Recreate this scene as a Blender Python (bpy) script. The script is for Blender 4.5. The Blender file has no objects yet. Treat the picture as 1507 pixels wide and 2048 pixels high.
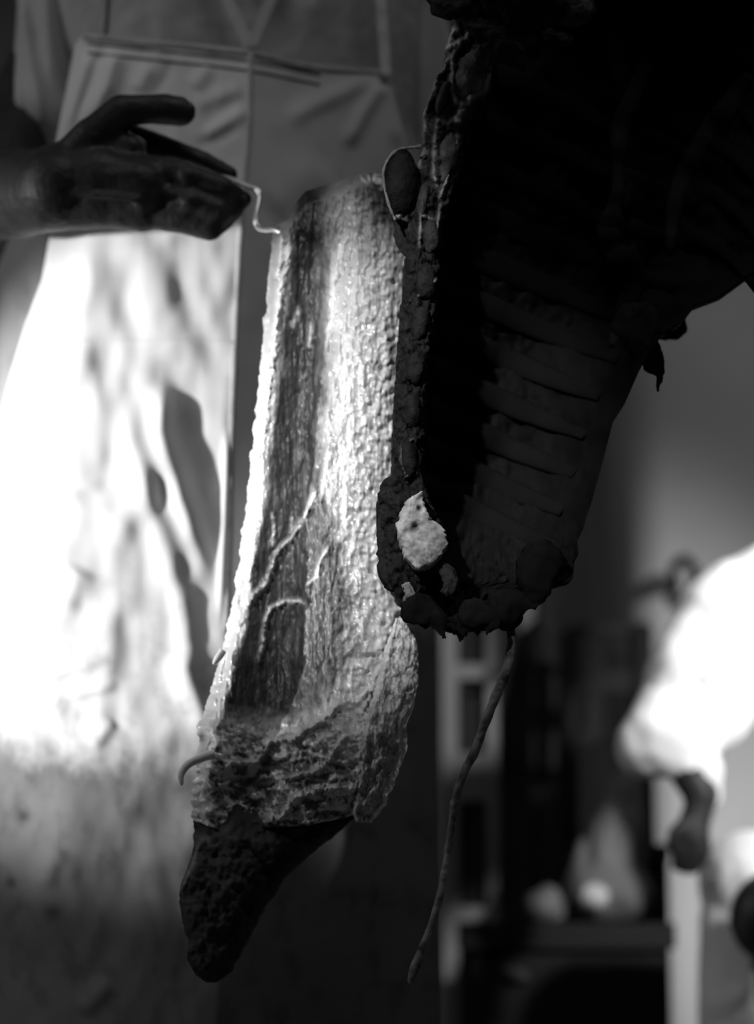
import bpy, math, random
from mathutils import Vector, noise, Matrix
random.seed(7)
sc = bpy.context.scene
col = sc.collection
F = 4840.0; CZ = 0.35; TH = math.radians(10)   # focal length in pixels of the 1507x2048 frame, camera height, upward tilt

# ------------------------------------------------------------------ camera
cam_d = bpy.data.cameras.new('camera'); cam = bpy.data.objects.new('camera', cam_d); col.objects.link(cam)
cam.location = (0, 0, CZ); cam.rotation_euler = (math.pi/2+TH, 0, 0)
cam_d.sensor_fit = 'VERTICAL'; cam_d.sensor_height = 36; cam_d.lens = F*36/2048
cam_d.clip_start = 0.05
cam_d.dof.use_dof = True; cam_d.dof.focus_distance = 2.0; cam_d.dof.aperture_fstop = 3.2
sc.camera = cam
# ------------------------------------------------------------------ world, exposure
w = bpy.data.worlds.new('world'); sc.world = w; w.use_nodes = True
w.node_tree.nodes['Background'].inputs[0].default_value = (1, 1, 1, 1)
w.node_tree.nodes['Background'].inputs[1].default_value = 0.02
sc.view_settings.view_transform = 'Standard'; sc.view_settings.look = 'None'
sc.view_settings.gamma = 1; sc.view_settings.exposure = 0.0
# ------------------------------------------------------------------ lights
def aim(o, t):
    o.rotation_euler = (Vector(t)-Vector(o.location)).to_track_quat('-Z', 'Y').to_euler()
def spot(name, loc, tgt, e, deg, blend, r):
    d = bpy.data.lights.new(name, 'SPOT'); d.energy = e; d.spot_size = math.radians(deg); d.spot_blend = blend
    d.shadow_soft_size = r; o = bpy.data.objects.new(name, d); col.objects.link(o); o.location = loc; aim(o, tgt); return o
def area(name, loc, tgt, e, sx, sy):
    d = bpy.data.lights.new(name, 'AREA'); d.shape = 'RECTANGLE'; d.size = sx; d.size_y = sy; d.energy = e
    o = bpy.data.objects.new(name, d); col.objects.link(o); o.location = loc; aim(o, tgt); return o
spot('left_key_spot', (-2.45, 1.75, 0.74), (-0.15, 2.40, 0.750), 400, 18.0, 0.28, 0.05)  # added spot cone standing in for strong daylight from the left
area('left_fill', (-2.7, 1.6, 2.1), (-0.2, 2.5, 1.2), 12, 1.0, 0.8)  # added soft fill for bib and shirt; the wall has no window
spot('meat_glint_spot', (-0.75, 0.1, 1.65), (0.0, 2.1, 0.78), 240, 12.5, 0.9, 0.022)  # added narrow spot to brighten the meat and its glints, no fixture
area('overhead_fill', (0.3, 1.2, 2.85), (0.3, 1.2, 0), 7, 1.2, 0.5)  # added ambient fill from above for the closed room, no fixture
area('rear_fill', (0.6, 3.9, 2.85), (0.6, 3.9, 0), 9, 1.2, 0.4)  # second added fill, lifts the door and background
spot('background_spot', (1.85, 0.9, 1.7), (0.72, 3.6, 0.86), 950, 24, 0.9, 0.10)  # added spot inside the room, brightens the pale wall and white smock

# ------------------------------------------------------------------ helpers
def P(x, y, Y):
    a = (x-753.5)/F; t = (1024-y)/F; k = Y/(math.cos(TH)-t*math.sin(TH))
    return Vector((a*k, Y, CZ+(math.sin(TH)+t*math.cos(TH))*k))
def pix(v):
    d = v.y*math.cos(TH)+(v.z-CZ)*math.sin(TH); h = (v.z-CZ)*math.cos(TH)-v.y*math.sin(TH)
    return 753.5+F*v.x/d, 1024-F*h/d
def lerp(a, b, t): return a+(b-a)*t
def poly(tab, y):
    if y <= tab[0][0]: return tab[0][1]
    for (a, b), (c, d) in zip(tab, tab[1:]):
        if y <= c: return lerp(b, d, (y-a)/(c-a))
    return tab[-1][1]
def sm(a, b, x):
    t = min(1, max(0, (x-a)/(b-a))); return t*t*(3-2*t)
def nz(x, y, z=0): return noise.noise(Vector((x, y, z)))
def fbm(x, y, z=0, o=4): return noise.fractal(Vector((x, y, z)), 0.6, 2.0, o)
def segd(x, y, pts):
    best = 1e9; bt = 0
    n = len(pts)-1
    for i in range(n):
        (ax, ay), (bx, by) = pts[i][:2], pts[i+1][:2]
        dx, dy = bx-ax, by-ay; L = dx*dx+dy*dy
        t = max(0, min(1, ((x-ax)*dx+(y-ay)*dy)/L))
        d = math.hypot(x-ax-t*dx, y-ay-t*dy)
        if d < best: best = d; bt = (i+t)/n
    return best, bt
base = {}
def obj(name, V, Fc, mat, parent=None, alb=None, smooth=True):
    off = base.get(parent, Vector((0, 0, 0))) if parent else Vector((0, 0, 0))
    me = bpy.data.meshes.new(name); me.from_pydata([tuple(Vector(v)-off) for v in V], [], Fc)
    if alb is not None:
        at = me.color_attributes.new('alb', 'FLOAT_COLOR', 'POINT')
        for i, a in enumerate(alb): at.data[i].color = (a, a, a, 1)
    if smooth: me.polygons.foreach_set('use_smooth', [True]*len(me.polygons))
    me.materials.append(mat); me.update()
    o = bpy.data.objects.new(name, me); col.objects.link(o)
    if parent: o.parent = parent
    base[o] = off
    return o
def thing(name, loc, label, cat, group=None):
    o = bpy.data.objects.new(name, None); col.objects.link(o); o.location = loc; o.empty_display_size = 0.05
    base[o] = Vector(loc); return tag(o, label, cat, group)
def tag(o, label, cat, group=None):
    o['label'] = label; o['category'] = cat
    if group: o['group'] = group
    return o
def struct(name, V, Fc, mat, parent=None, smooth=False):
    o = obj(name, V, Fc, mat, parent, smooth=smooth)
    if not parent: o['kind'] = 'structure'
    return o
def merge(*ms):
    V, Fc = [], []
    for v, f in ms:
        n = len(V); V += list(v); Fc += [tuple(i+n for i in q) for q in f]
    return V, Fc
def box(x0, x1, y0, y1, z0, z1):
    V = [(x, y, z) for x in (x0, x1) for y in (y0, y1) for z in (z0, z1)]
    return V, [(0, 1, 3, 2), (4, 6, 7, 5), (0, 4, 5, 1), (2, 3, 7, 6), (0, 2, 6, 4), (1, 5, 7, 3)]
def obox(a, b, wx, wy, n=Vector((0, 1, 0))):
    """bar from a to b, width wx sideways, wy along n"""
    a = Vector(a); b = Vector(b); d = (b-a).normalized(); s = d.cross(n).normalized()*wx/2; n2 = s.cross(d).normalized()*wy/2
    V = [p+i*s+j*n2 for p in (a, b) for i in (-1, 1) for j in (-1, 1)]
    return V, [(0, 1, 3, 2), (4, 6, 7, 5), (0, 4, 5, 1), (2, 3, 7, 6), (0, 2, 6, 4), (1, 5, 7, 3)]
def smooth_path(pts, n):
    """Catmull-Rom through tuples of any length"""
    P_ = [pts[0]]+list(pts)+[pts[-1]]; out = []
    for i in range(1, len(P_)-2):
        for k in range(n):
            t = k/n; a, b, c, d = P_[i-1:i+3]
            out.append(tuple(0.5*(2*b[j]+(c[j]-a[j])*t+(2*a[j]-5*b[j]+4*c[j]-d[j])*t*t+(3*b[j]-a[j]-3*c[j]+d[j])*t**3) for j in range(len(b))))
    out.append(tuple(pts[-1])); return out
def tube(pts, seg=10, flat=1.0, jit=0, up=Vector((0, 1, 0)), caps=True):
    """pts (x,y,z,r)"""
    V, Fc = [], []; n = len(pts)
    for i, p in enumerate(pts):
        c = Vector(p[:3]); a = Vector(pts[max(0, i-1)][:3]); b = Vector(pts[min(n-1, i+1)][:3])
        d = (b-a).normalized(); s = d.cross(up)
        s = (s if s.length > 1e-4 else d.cross(Vector((0, 0, 1)))).normalized(); u = s.cross(d).normalized()
        for k in range(seg):
            t = 2*math.pi*k/seg; r = p[3]*(1+(jit*nz(c.x*90+k*3.1, c.y*90, c.z*90) if jit else 0))
            V.append(c+s*math.cos(t)*r+u*math.sin(t)*r*flat)
    for i in range(n-1):
        for k in range(seg):
            k2 = (k+1) % seg; Fc.append((i*seg+k, i*seg+k2, (i+1)*seg+k2, (i+1)*seg+k))
    if caps: Fc.append(tuple(range(seg))[::-1]); Fc.append(tuple((n-1)*seg+k for k in range(seg)))
    return V, Fc
def ball(c, rx, ry, rz, nu=18, nv=12, rough=0.0, fr=30, rot=0.0):
    V, Fc = [], []
    c = Vector(c); R = Matrix.Rotation(rot, 3, 'Y')
    for j in range(1, nv):
        ph = math.pi*j/nv
        for i in range(nu):
            th = 2*math.pi*i/nu
            d = Vector((math.sin(ph)*math.cos(th)*rx, math.sin(ph)*math.sin(th)*ry, math.cos(ph)*rz))
            if rough: d *= 1+rough*fbm((c.x+d.x)*fr, (c.y+d.y)*fr, (c.z+d.z)*fr, 3)
            V.append(c+R@d)
    V.append(c+R@Vector((0, 0, rz))); V.append(c-R@Vector((0, 0, rz)))
    for j in range(nv-2):
        for i in range(nu):
            i2 = (i+1) % nu; Fc.append((j*nu+i, (j+1)*nu+i, (j+1)*nu+i2, j*nu+i2))
    for i in range(nu):
        i2 = (i+1) % nu; Fc.append((len(V)-2, i, i2)); Fc.append((len(V)-1, (nv-2)*nu+i2, (nv-2)*nu+i))
    return V, Fc
def slab(fn, nu, nv, back, alb=None):
    """closed sheet: fn(u,v)->(px,py,Y front); back(u,v)->thickness"""
    V, A, Fc = [], [], []
    for j in range(nv+1):
        for i in range(nu+1):
            u, v = i/nu, j/nv; x, y, Y = fn(u, v)
            V.append(P(x, y, Y)); A.append(alb(x, y, u, v) if alb else .5)
    N = len(V)
    for j in range(nv+1):
        for i in range(nu+1):
            u, v = i/nu, j/nv; x, y, Y = fn(u, v); t = back(u, v)
            q = P(x, y, Y); V.append(q+Vector((0, t, 0))); A.append(A[j*(nu+1)+i])
    W = nu+1
    for j in range(nv):
        for i in range(nu):
            a = j*W+i; Fc.append((a, a+W, a+W+1, a+1)); Fc.append((N+a, N+a+1, N+a+W+1, N+a+W))
    for j in range(nv):
        a = j*W; Fc.append((a, N+a, N+a+W, a+W)); a = j*W+nu; Fc.append((a, a+W, N+a+W, N+a))
    for i in range(nu):
        a = i; Fc.append((a, a+1, N+a+1, N+a)); a = nv*W+i; Fc.append((a, N+a, N+a+1, a+1))
    return V, Fc, A
def fuse(shapes, voxel, it=6, fac=0.5):
    """join overlapping solids into one continuous skin"""
    V, Fc = merge(*shapes)
    me = bpy.data.meshes.new('tmp'); me.from_pydata([tuple(v) for v in V], [], Fc)
    o = bpy.data.objects.new('tmp', me); col.objects.link(o)
    m = o.modifiers.new('r', 'REMESH'); m.mode = 'VOXEL'; m.voxel_size = voxel
    s = o.modifiers.new('s', 'SMOOTH'); s.factor = fac; s.iterations = it
    dg = bpy.context.evaluated_depsgraph_get(); me2 = bpy.data.meshes.new_from_object(o.evaluated_get(dg))
    V = [v.co.copy() for v in me2.vertices]; Fc = [tuple(p.vertices) for p in me2.polygons]
    bpy.data.objects.remove(o); bpy.data.meshes.remove(me); bpy.data.meshes.remove(me2)
    return V, Fc
def cap(a, b, ra, rb, seg=20):
    """tapered limb piece with round ends, a,b world points"""
    a = Vector(a); b = Vector(b); d = (b-a).normalized(); up = Vector((0, 1, 0)) if abs(d.y) < .9 else Vector((0, 0, 1))
    pts = []
    for k in range(5):
        t = math.pi/2*(1-k/5); c = a-d*ra*math.sin(t); pts.append((*c, max(1e-4, ra*math.cos(t))))
    for k in range(6):
        t = math.pi/2*k/5; c = b+d*rb*math.sin(t); pts.append((*c, max(1e-4, rb*math.cos(t))))
    return tube(pts, seg, up=up)
def limb(pts):
    return [cap(p[:3], q[:3], p[3], q[3]) for p, q in zip(pts, pts[1:])]

# ------------------------------------------------------------------ materials (all neutral: the photograph is black and white)
def mat(name, c=0.5, rough=0.6, spec=0.5, metal=0, nscale=0, namp=0.0, bump=0.0, bscale=60, attr=False, stretch=(1, 1, 1), bdist=0.002, wet=False, weave=0):
    m = bpy.data.materials.new(name); m.use_nodes = True; nt = m.node_tree; N = nt.nodes; L = nt.links; b = N['Principled BSDF']
    b.inputs['Roughness'].default_value = rough; b.inputs['Metallic'].default_value = metal; b.inputs['Specular IOR Level'].default_value = spec
    tc = N.new('ShaderNodeTexCoord'); mp = N.new('ShaderNodeMapping'); mp.inputs['Scale'].default_value = stretch; L.new(tc.outputs['Object'], mp.inputs[0])
    if attr:
        a = N.new('ShaderNodeAttribute'); a.attribute_name = 'alb'; src = a.outputs['Color']
    else:
        a = N.new('ShaderNodeRGB'); a.outputs[0].default_value = (c, c, c, 1); src = a.outputs[0]
    if namp:
        n = N.new('ShaderNodeTexNoise'); n.inputs['Scale'].default_value = nscale; n.inputs['Detail'].default_value = 6; L.new(mp.outputs[0], n.inputs['Vector'])
        r = N.new('ShaderNodeMapRange'); r.inputs['From Min'].default_value = .3; r.inputs['From Max'].default_value = .7
        r.inputs['To Min'].default_value = 1-namp; r.inputs['To Max'].default_value = 1+namp; L.new(n.outputs['Fac'], r.inputs['Value'])
        x = N.new('ShaderNodeVectorMath'); x.operation = 'SCALE'; L.new(src, x.inputs[0]); L.new(r.outputs[0], x.inputs['Scale']); src = x.outputs[0]
    L.new(src, b.inputs['Base Color'])
    if bump:
        n2 = N.new('ShaderNodeTexNoise'); n2.inputs['Scale'].default_value = bscale; n2.inputs['Detail'].default_value = 5; L.new(mp.outputs[0], n2.inputs['Vector'])
        bp = N.new('ShaderNodeBump'); bp.inputs['Strength'].default_value = bump; bp.inputs['Distance'].default_value = bdist
        h = n2.outputs['Fac']
        if weave:
            wv = N.new('ShaderNodeTexWave'); wv.inputs['Scale'].default_value = weave; wv.bands_direction = 'DIAGONAL'; L.new(tc.outputs['Object'], wv.inputs['Vector'])
            ad = N.new('ShaderNodeMath'); ad.operation = 'MULTIPLY_ADD'; ad.inputs[1].default_value = .15; L.new(wv.outputs['Fac'], ad.inputs[0]); L.new(h, ad.inputs[2]); h = ad.outputs[0]
        L.new(h, bp.inputs['Height']); L.new(bp.outputs[0], b.inputs['Normal'])
    if wet:
        b.inputs['Coat Weight'].default_value = wet
        if attr:
            mr = N.new('ShaderNodeMapRange'); mr.inputs['From Min'].default_value = .2; mr.inputs['From Max'].default_value = .5
            mr.inputs['To Min'].default_value = .08; mr.inputs['To Max'].default_value = wet; L.new(a.outputs['Fac'], mr.inputs['Value']); L.new(mr.outputs[0], b.inputs['Coat Weight'])
        b.inputs['Coat Roughness'].default_value = .2
    return m
M = dict(
    plaster=mat('plaster', .16, .9, .2, nscale=3, namp=.25, bump=.3, bscale=20),
    plaster_pale=mat('plaster_pale', .30, .9, .2, nscale=2.2, namp=.14, bump=.3, bscale=12),
    concrete=mat('concrete', .2, .8, .3, nscale=5, namp=.3, bump=.3, bscale=30),
    door_paint=mat('door_paint', .065, .6, .3, nscale=6, namp=.2),
    dark_glass=mat('dark_glass', .01, .15, .4),
    wood_dark=mat('wood_dark', .004, .7, .15, nscale=8, namp=.4, stretch=(1, 1, .2)),
    skin=mat('skin', .028, .5, .35, nscale=35, namp=.35, bump=.7, bscale=110, bdist=.0025),
    shirt=mat('shirt', .42, .95, .1, nscale=9, namp=.12, bump=.4, bscale=45, bdist=.004),
    apron=mat('apron', .8, .95, .1, nscale=12, namp=.06, bump=.25, bscale=24, bdist=.003, attr=True, weave=220),
    cloth_white=mat('cloth_white', .85, .95, .1, nscale=8, namp=.05, bump=.3, bscale=25, bdist=.004),
    cloth_dark=mat('cloth_dark', .012, .9, .1, nscale=8, namp=.3, bump=.4, bscale=30, bdist=.004),
    cloth_pale=mat('cloth_pale', .28, .9, .1, nscale=9, namp=.15, bump=.3, bscale=30, bdist=.003),
    rag=mat('rag_cloth', .035, .9, .1, nscale=8, namp=.3),
    cloth_grey=mat('cloth_grey', .08, .9, .1, nscale=8, namp=.3, bump=.4, bscale=30, bdist=.004),
    stitch=mat('stitch', .5, .9, .1, nscale=60, namp=.2),
    steel=mat('steel', .9, .42, .6, metal=1, nscale=40, namp=.1),
    iron=mat('iron', .05, .45, .5, metal=.8, nscale=40, namp=.3),
    fat=mat('fat', attr=True, rough=.5, spec=.4, nscale=60, namp=.2, bump=.6, bscale=75, bdist=.002, stretch=(1, 1, .45), wet=.9),
    fat_craggy=mat('fat_craggy', attr=True, rough=.5, spec=.35, nscale=80, namp=.3, bump=.9, bscale=130, bdist=.004, wet=.3),
    dry_meat=mat('dry_meat', attr=True, rough=.7, spec=.2, nscale=45, namp=.45, bump=.3, bscale=40, bdist=.003),
    spine=mat('spine_meat', attr=True, rough=.75, spec=.15, nscale=90, namp=.5, bump=1, bscale=100, bdist=.004),
    membrane=mat('membrane', attr=True, rough=.8, spec=.04, nscale=14, namp=.35, bump=.15, bscale=30, bdist=.003, stretch=(1, 1, .5)),
    bone=mat('bone', attr=True, rough=.7, spec=.2, nscale=110, namp=.25, bump=.4, bscale=120, bdist=.002),
    cord=mat('cord_fibre', .17, .8, .2, nscale=90, namp=.8, bump=.8, bscale=200, bdist=.002),
    hair=mat('hair', .02, .6, .3, nscale=60, namp=.4, bump=.6, bscale=150),
)

# ------------------------------------------------------------------ room shell
XL, XR, YF, YB, ZT = -3.2, 3.4, -1.6, 5.6, 2.9
struct('floor', *box(XL-.1, XR+.1, YF-.1, YB+.1, -.1, 0), M['concrete'])
struct('ceiling', *box(XL-.1, XR+.1, YF-.1, YB+.1, ZT, ZT+.1), M['plaster'])
struct('wall_left', *box(XL-.1, XL, YF, YB, 0, ZT), M['plaster'])
struct('wall_right', *box(XR, XR+.1, YF, YB, 0, ZT), M['plaster'])
struct('wall_front', *box(XL-.1, XR+.1, YF-.1, YF, 0, ZT), M['plaster'])
struct('wall_back', *box(XL-.1, XR+.1, YB, YB+.1, 0, ZT), M['plaster'])
def side_wall():
    # pale plastered wall standing forward on the right; its worn left corner leans a little and is rounded
    V, Fc = [], []; n = 40; prof = 14
    for j in range(n+1):
        z = ZT*j/n; Y = 4.75; x0 = P(1258, 1250, Y).x-.018*(z-.8)
        row = [(x0, YB)]
        for k in range(prof+1):
            t = k/prof*math.pi/2; row.append((x0+.09*(1-math.cos(t)), Y+.16-.16*math.sin(t)))
        for k in range(1, 30): row.append((lerp(x0+.09, XR, k/29), Y+.012*nz(k*.5, z*1.5)))
        V += [(a, b, z) for a, b in row]
    W = prof+2+29
    for j in range(n):
        for i in range(W-1):
            a = j*W+i; Fc.append((a, a+1, a+W+1, a+W))
    return struct('wall_right_rear', V, Fc, M['plaster_pale'], smooth=True)
side_wall()

# glazed door standing ajar in the back
def bar(x0, y0, Y0, x1, y1, Y1, wpx, th):
    a = P(x0, y0, Y0); b = P(x1, y1, Y1); return obox(a, b, wpx/F*Y0, th)
YD = 4.4; zt = 2.02
def X_(x, Y, y=1650): return P(x, y, Y).x
def Z_(y, Y): return P(753, y, Y).z
def vbar(x, z0, z1, Y, wpx, th):
    c = X_(x, Y); h = wpx/F*Y/2; return box(c-h, c+h, Y-th/2, Y+th/2, z0, z1)
d = thing('door_1', (X_(940, YD), YD, 0), '', ''); del d['label']; del d['category']; d['kind'] = 'structure'
obj('stile', *vbar(900, .01, zt, YD, 30, .04), M['door_paint'], d, smooth=False)
obj('stile', *vbar(984, .01, zt, YD, 22, .04), M['door_paint'], d, smooth=False)
dx0, dx1 = X_(900, YD), X_(984, YD)
for z, h in ((zt-.03, .06), (Z_(1160, YD), .03), (Z_(1345, YD), .026), (Z_(1555, YD), .085), (Z_(1828, YD), .026), (.06, .10)):
    obj('rail', *box(dx0, dx1, YD-.017, YD+.017, z-h/2, z+h/2), M['door_paint'], d, smooth=False)
for a, b in ((zt, Z_(1160, YD)), (Z_(1160, YD), Z_(1345, YD)), (Z_(1345, YD), Z_(1555, YD)), (Z_(1555, YD), Z_(1828, YD))):
    obj('pane', *box(dx0, dx1, YD+.004, YD+.009, b, a), M['dark_glass'], d, smooth=False)
obj('panel', *box(dx0, dx1, YD, YD+.012, .06, Z_(1828, YD)), M['wood_dark'], d, smooth=False)
obj('door_handle', *tube([(*P(984, 1340, YD-.03), .006), (*P(984, 1362, YD-.05), .007), (*P(962, 1364, YD-.05), .006)], 8), M['iron'], d)
struct('trim_1', *vbar(1056, 0, 2.2, 5.0, 30, .05), M['door_paint'])
struct('trim_2', *vbar(1094, 0, 2.2, 5.0, 26, .06), M['wood_dark'])
struct('trim_3', *vbar(858, 0, ZT, 5.0, 26, .05), M['door_paint'])
struct('baseboard_back', *box(XL, XR, YB-.03, YB, 0, .12), M['wood_dark'])

# ------------------------------------------------------------------ the butcher
YH = 2.2
def q(x, y, Y, rpx): v = P(x, y, Y); return (v.x, v.y, v.z, rpx/F*Y)
cx = (445-753.5)/F*2.6       # body centre line
def body():
    S = []
    # trunk, neck, head
    for z, rx, ry in ((.95, .155, .10), (1.05, .15, .10), (1.16, .155, .10), (1.28, .17, .105), (1.38, .165, .10)):
        S.append(ball((cx, 2.64, z), rx, ry, .12, 24, 14))
    S += limb([(cx-.14, 2.66, 1.42, .06), (cx, 2.65, 1.46, .07), (cx+.14, 2.66, 1.42, .06)])
    S += limb([(cx, 2.66, 1.42, .06), (cx, 2.63, 1.56, .055)])
    S.append(ball((cx, 2.62, 1.66), .074, .095, .115, 28, 20)); S.append(ball((cx, 2.59, 1.60), .052, .06, .065, 20, 14))
    S += limb([(cx, 2.525, 1.685, .010), (cx, 2.505, 1.65, .015)])
    for s in (-1, 1):
        S.append(ball((cx+s*.075, 2.635, 1.655), .012, .02, .032, 12, 8))
        S.append(ball((cx+s*.03, 2.528, 1.70), .022, .01, .008, 12, 8))      # brow
        S.append(ball((cx+s*.022, 2.535, 1.598), .018, .012, .007, 12, 8))   # lips
        S += limb([(cx+s*.09, 2.64, .92, .095), (cx+s*.11, 2.63, .50, .062), (cx+s*.115, 2.66, .28, .055), (cx+s*.12, 2.67, .09, .038)])
        S += limb([(cx+s*.12, 2.68, .05, .04), (cx+s*.13, 2.50, .035, .032)])
    # arm behind the carcass
    L = P(905, 620, 2.62)
    S += limb([(cx+.18, 2.66, 1.42, .055), (cx+.245, 2.70, 1.15, .045), (L.x, L.y, L.z, .028)])
    for k, dx in enumerate((-.03, -.01, .01, .03)):
        S += limb([(L.x+dx*.5, L.y, L.z-.02, .018), (L.x+dx, L.y-.005, L.z-.09, .010), (L.x+dx*1.1, L.y-.02, L.z-.13, .0085), (L.x+dx*1.1, L.y-.035, L.z-.15, .0075)])
    S += limb([(L.x-.01, L.y-.01, L.z-.02, .016), (L.x-.03, L.y-.035, L.z-.06, .011), (L.x-.03, L.y-.045, L.z-.09, .009)])
    # the arm reaching in from the side with bent elbow
    S += limb([(cx-.17, 2.66, 1.42, .055), q(78, 120, 2.58, 62), q(-20, 388, 2.44, 92), q(-25, 392, 2.38, 98), q(40, 386, 2.27, 94), q(115, 378, YH, 88)])
    return S
def hand():
    S = []
    # palm and back of the hand
    S += limb([q(110, 340, YH, 60), q(185, 312, YH, 46), q(262, 300, YH-.004, 34)])
    S += limb([q(110, 375, YH, 78), q(200, 360, YH-.008, 68), q(285, 372, YH-.012, 56)])
    S += limb([q(115, 400, YH, 70), q(200, 405, YH-.004, 55), q(285, 425, YH-.006, 42)])
    # index
    S += limb([q(270, 296, YH+.012, 28), q(345, 300, YH+.022, 24), q(410, 322, YH+.024, 20), q(462, 348, YH+.014, 16)])
    # middle
    S += limb([q(280, 340, YH-.008, 36), q(372, 352, YH-.016, 32), q(445, 378, YH-.014, 28), q(484, 398, YH-.002, 21)])
    # ring
    S += limb([q(285, 388, YH-.010, 36), q(378, 402, YH-.016, 33), q(436, 424, YH-.014, 28), q(465, 420, YH+.004, 23)])
    # little, folded under
    S += limb([q(280, 424, YH-.006, 34), q(360, 438, YH-.010, 31), q(420, 456, YH-.008, 28), q(448, 440, YH+.010, 22)])
    # thumb on top
    S += limb([q(135, 335, YH, 55), q(185, 275, YH-.01, 44), q(243, 222, YH-.014, 36), q(300, 218, YH-.012, 31), q(330, 219, YH-.012, 34), q(362, 223, YH-.010, 32)])
    S += limb([q(180, 300, YH+.01, 40), q(262, 268, YH+.016, 24), q(330, 292, YH+.022, 22)])
    S.append(ball(P(286, 356, YH-.026), .010, .007, .010)); S.append(ball(P(286, 404, YH-.024), .010, .007, .010))
    S.append(ball(P(372, 352, YH-.027), .009, .006, .008)); S.append(ball(P(378, 402, YH-.027), .009, .006, .008))
    for (x0, y0, x1, y1) in ((150, 360, 270, 345), (150, 385, 275, 400)):
        S += limb([q(x0, y0, YH-.034, 6), q(x1, y1, YH-.036, 7)])
    return S
V, Fc = fuse(body()+hand(), .0032, 5, .5)
butcher = obj('person', V, Fc, M['skin'])
tag(butcher, 'standing person in white bib apron and grey shirt, dark hand gripping a wire hook', 'person')
obj('thumbnail', *ball(P(378, 216, YH-.0215), .0055, .0018, .0045, rot=.2), M['skin'], butcher)
obj('fingernail', *ball(P(486, 398, YH-.0145), .0042, .0015, .0040, rot=-.3), M['skin'], butcher)
hv = [ball((cx, 2.64, 1.70), .080, .100, .092, 28, 18, .04)]
obj('hair', *fuse(hv, .005), M['hair'], butcher)

# shirt: lofted round the trunk with falling folds
SF = [((26, -60), (32, 140), (40, 275), 9, .010), ((34, -40), (60, 130), (104, 290), 9, .011), ((92, -50), (98, 60), (112, 190), 12, .008), ((150, -60), (146, 60), 14, .007),
      ((300, -80), (500, 95), 18, .012), ((380, -60), (470, 80), 16, -.008), ((552, -40), (500, 95), 8, .012), ((700, -60), (600, 130), 22, .008), ((640, -60), (560, 110), 18, -.006),
      ((20, 480), (50, 600), (90, 700), 14, -.012), ((10, 560), (-10, 760), 20, .01)]
def fold(x, y, tab):
    s = 0
    for f in tab:
        d, t = segd(x, y, f[:-2])
        if d < 4*f[-2]: s += (1 if f[-1] > 0 else .5)* .62*f[-1]*math.exp(-(d/(1.3*f[-2]))**2)*(sm(0, .22, t+.02)*sm(0, .3, 1.02-t))
    return s
def shirt():
    V, Fc = [], []; n, seg = 150, 220
    for j in range(n+1):
        y = lerp(-172, 900, j/n); z = P(753, y, 2.6).z
        hw = poly([(-172, .07), (-160, .12), (-110, .20), (-60, .222), (0, .215), (280, .212), (420, .232), (560, .262), (800, .258), (900, .25)], y)
        dp = poly([(-172, .05), (-110, .09), (0, .125), (300, .13), (900, .14)], y)
        for k in range(seg):
            t = 2*math.pi*k/seg; c, s = math.cos(t), math.sin(t)
            e = .85; X = cx+hw*math.copysign(abs(c)**e, c); Y = 2.62+dp*math.copysign(abs(s)**e, s)
            px = pix(Vector((X, Y, z)))[0]
            if s < 0: Y -= fold(px, y, SF)*(.3+.7*abs(s))+.004*fbm(px/70, y/120)
            V.append((X, Y, z))
    for j in range(n):
        for k in range(seg):
            k2 = (k+1) % seg; Fc.append((j*seg+k, (j+1)*seg+k, (j+1)*seg+k2, j*seg+k2))
    return V, Fc
sh = obj('shirt', *shirt(), M['shirt'], butcher)
so = sh.modifiers.new('cloth', 'SOLIDIFY'); so.thickness = .002; so.offset = -1
sl = fuse(limb([(cx-.16, 2.64, 1.42, .070), q(95, 0, 2.59, 64), q(88, 120, 2.56, 62), q(80, 235, 2.50, 66)]), .005)
V = []
for v in sl[0]:
    x, y = pix(v); f = fold(x, y, [((22, -60), (30, 140), (40, 275), 7, .012), ((34, -40), (60, 130), (104, 290), 8, .014), ((92, -50), (98, 60), (112, 190), 10, .012), ((66, -50), (74, 120), 12, -.010)])
    V.append(v+Vector((0, -f, 0)))
obj('sleeve', V, sl[1], M['shirt'], butcher)
sl = fuse(limb([(cx+.17, 2.66, 1.42, .075), (cx+.235, 2.70, 1.19, .060), (cx+.225, 2.69, 1.10, .055)]), .006)
obj('sleeve', *sl, M['shirt'], butcher)
# collar points either side of the open neck
obj('collar', *merge(obox(P(412, -90, 2.47), P(500, 96, 2.455), .012, .006), obox(P(580, -90, 2.47), P(502, 94, 2.455), .012, .006)), M['shirt'], butcher, smooth=False)
tr = fuse(limb([(cx, 2.63, 1.0, .13), (cx-.09, 2.65, .90, .115), (cx-.115, 2.65, .48, .085), (cx-.12, 2.67, .10, .075)])+limb([(cx+.06, 2.63, 1.0, .12), (cx+.10, 2.65, .90, .115), (cx+.115, 2.65, .48, .085), (cx+.12, 2.67, .10, .075)]), .008)
obj('trousers', *tr, M['cloth_dark'], butcher)
for s in (-1, 1): obj('shoe', *fuse(limb([(cx+s*.12, 2.69, .055, .052), (cx+s*.13, 2.48, .045, .042)]), .006), M['iron'], butcher)

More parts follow.
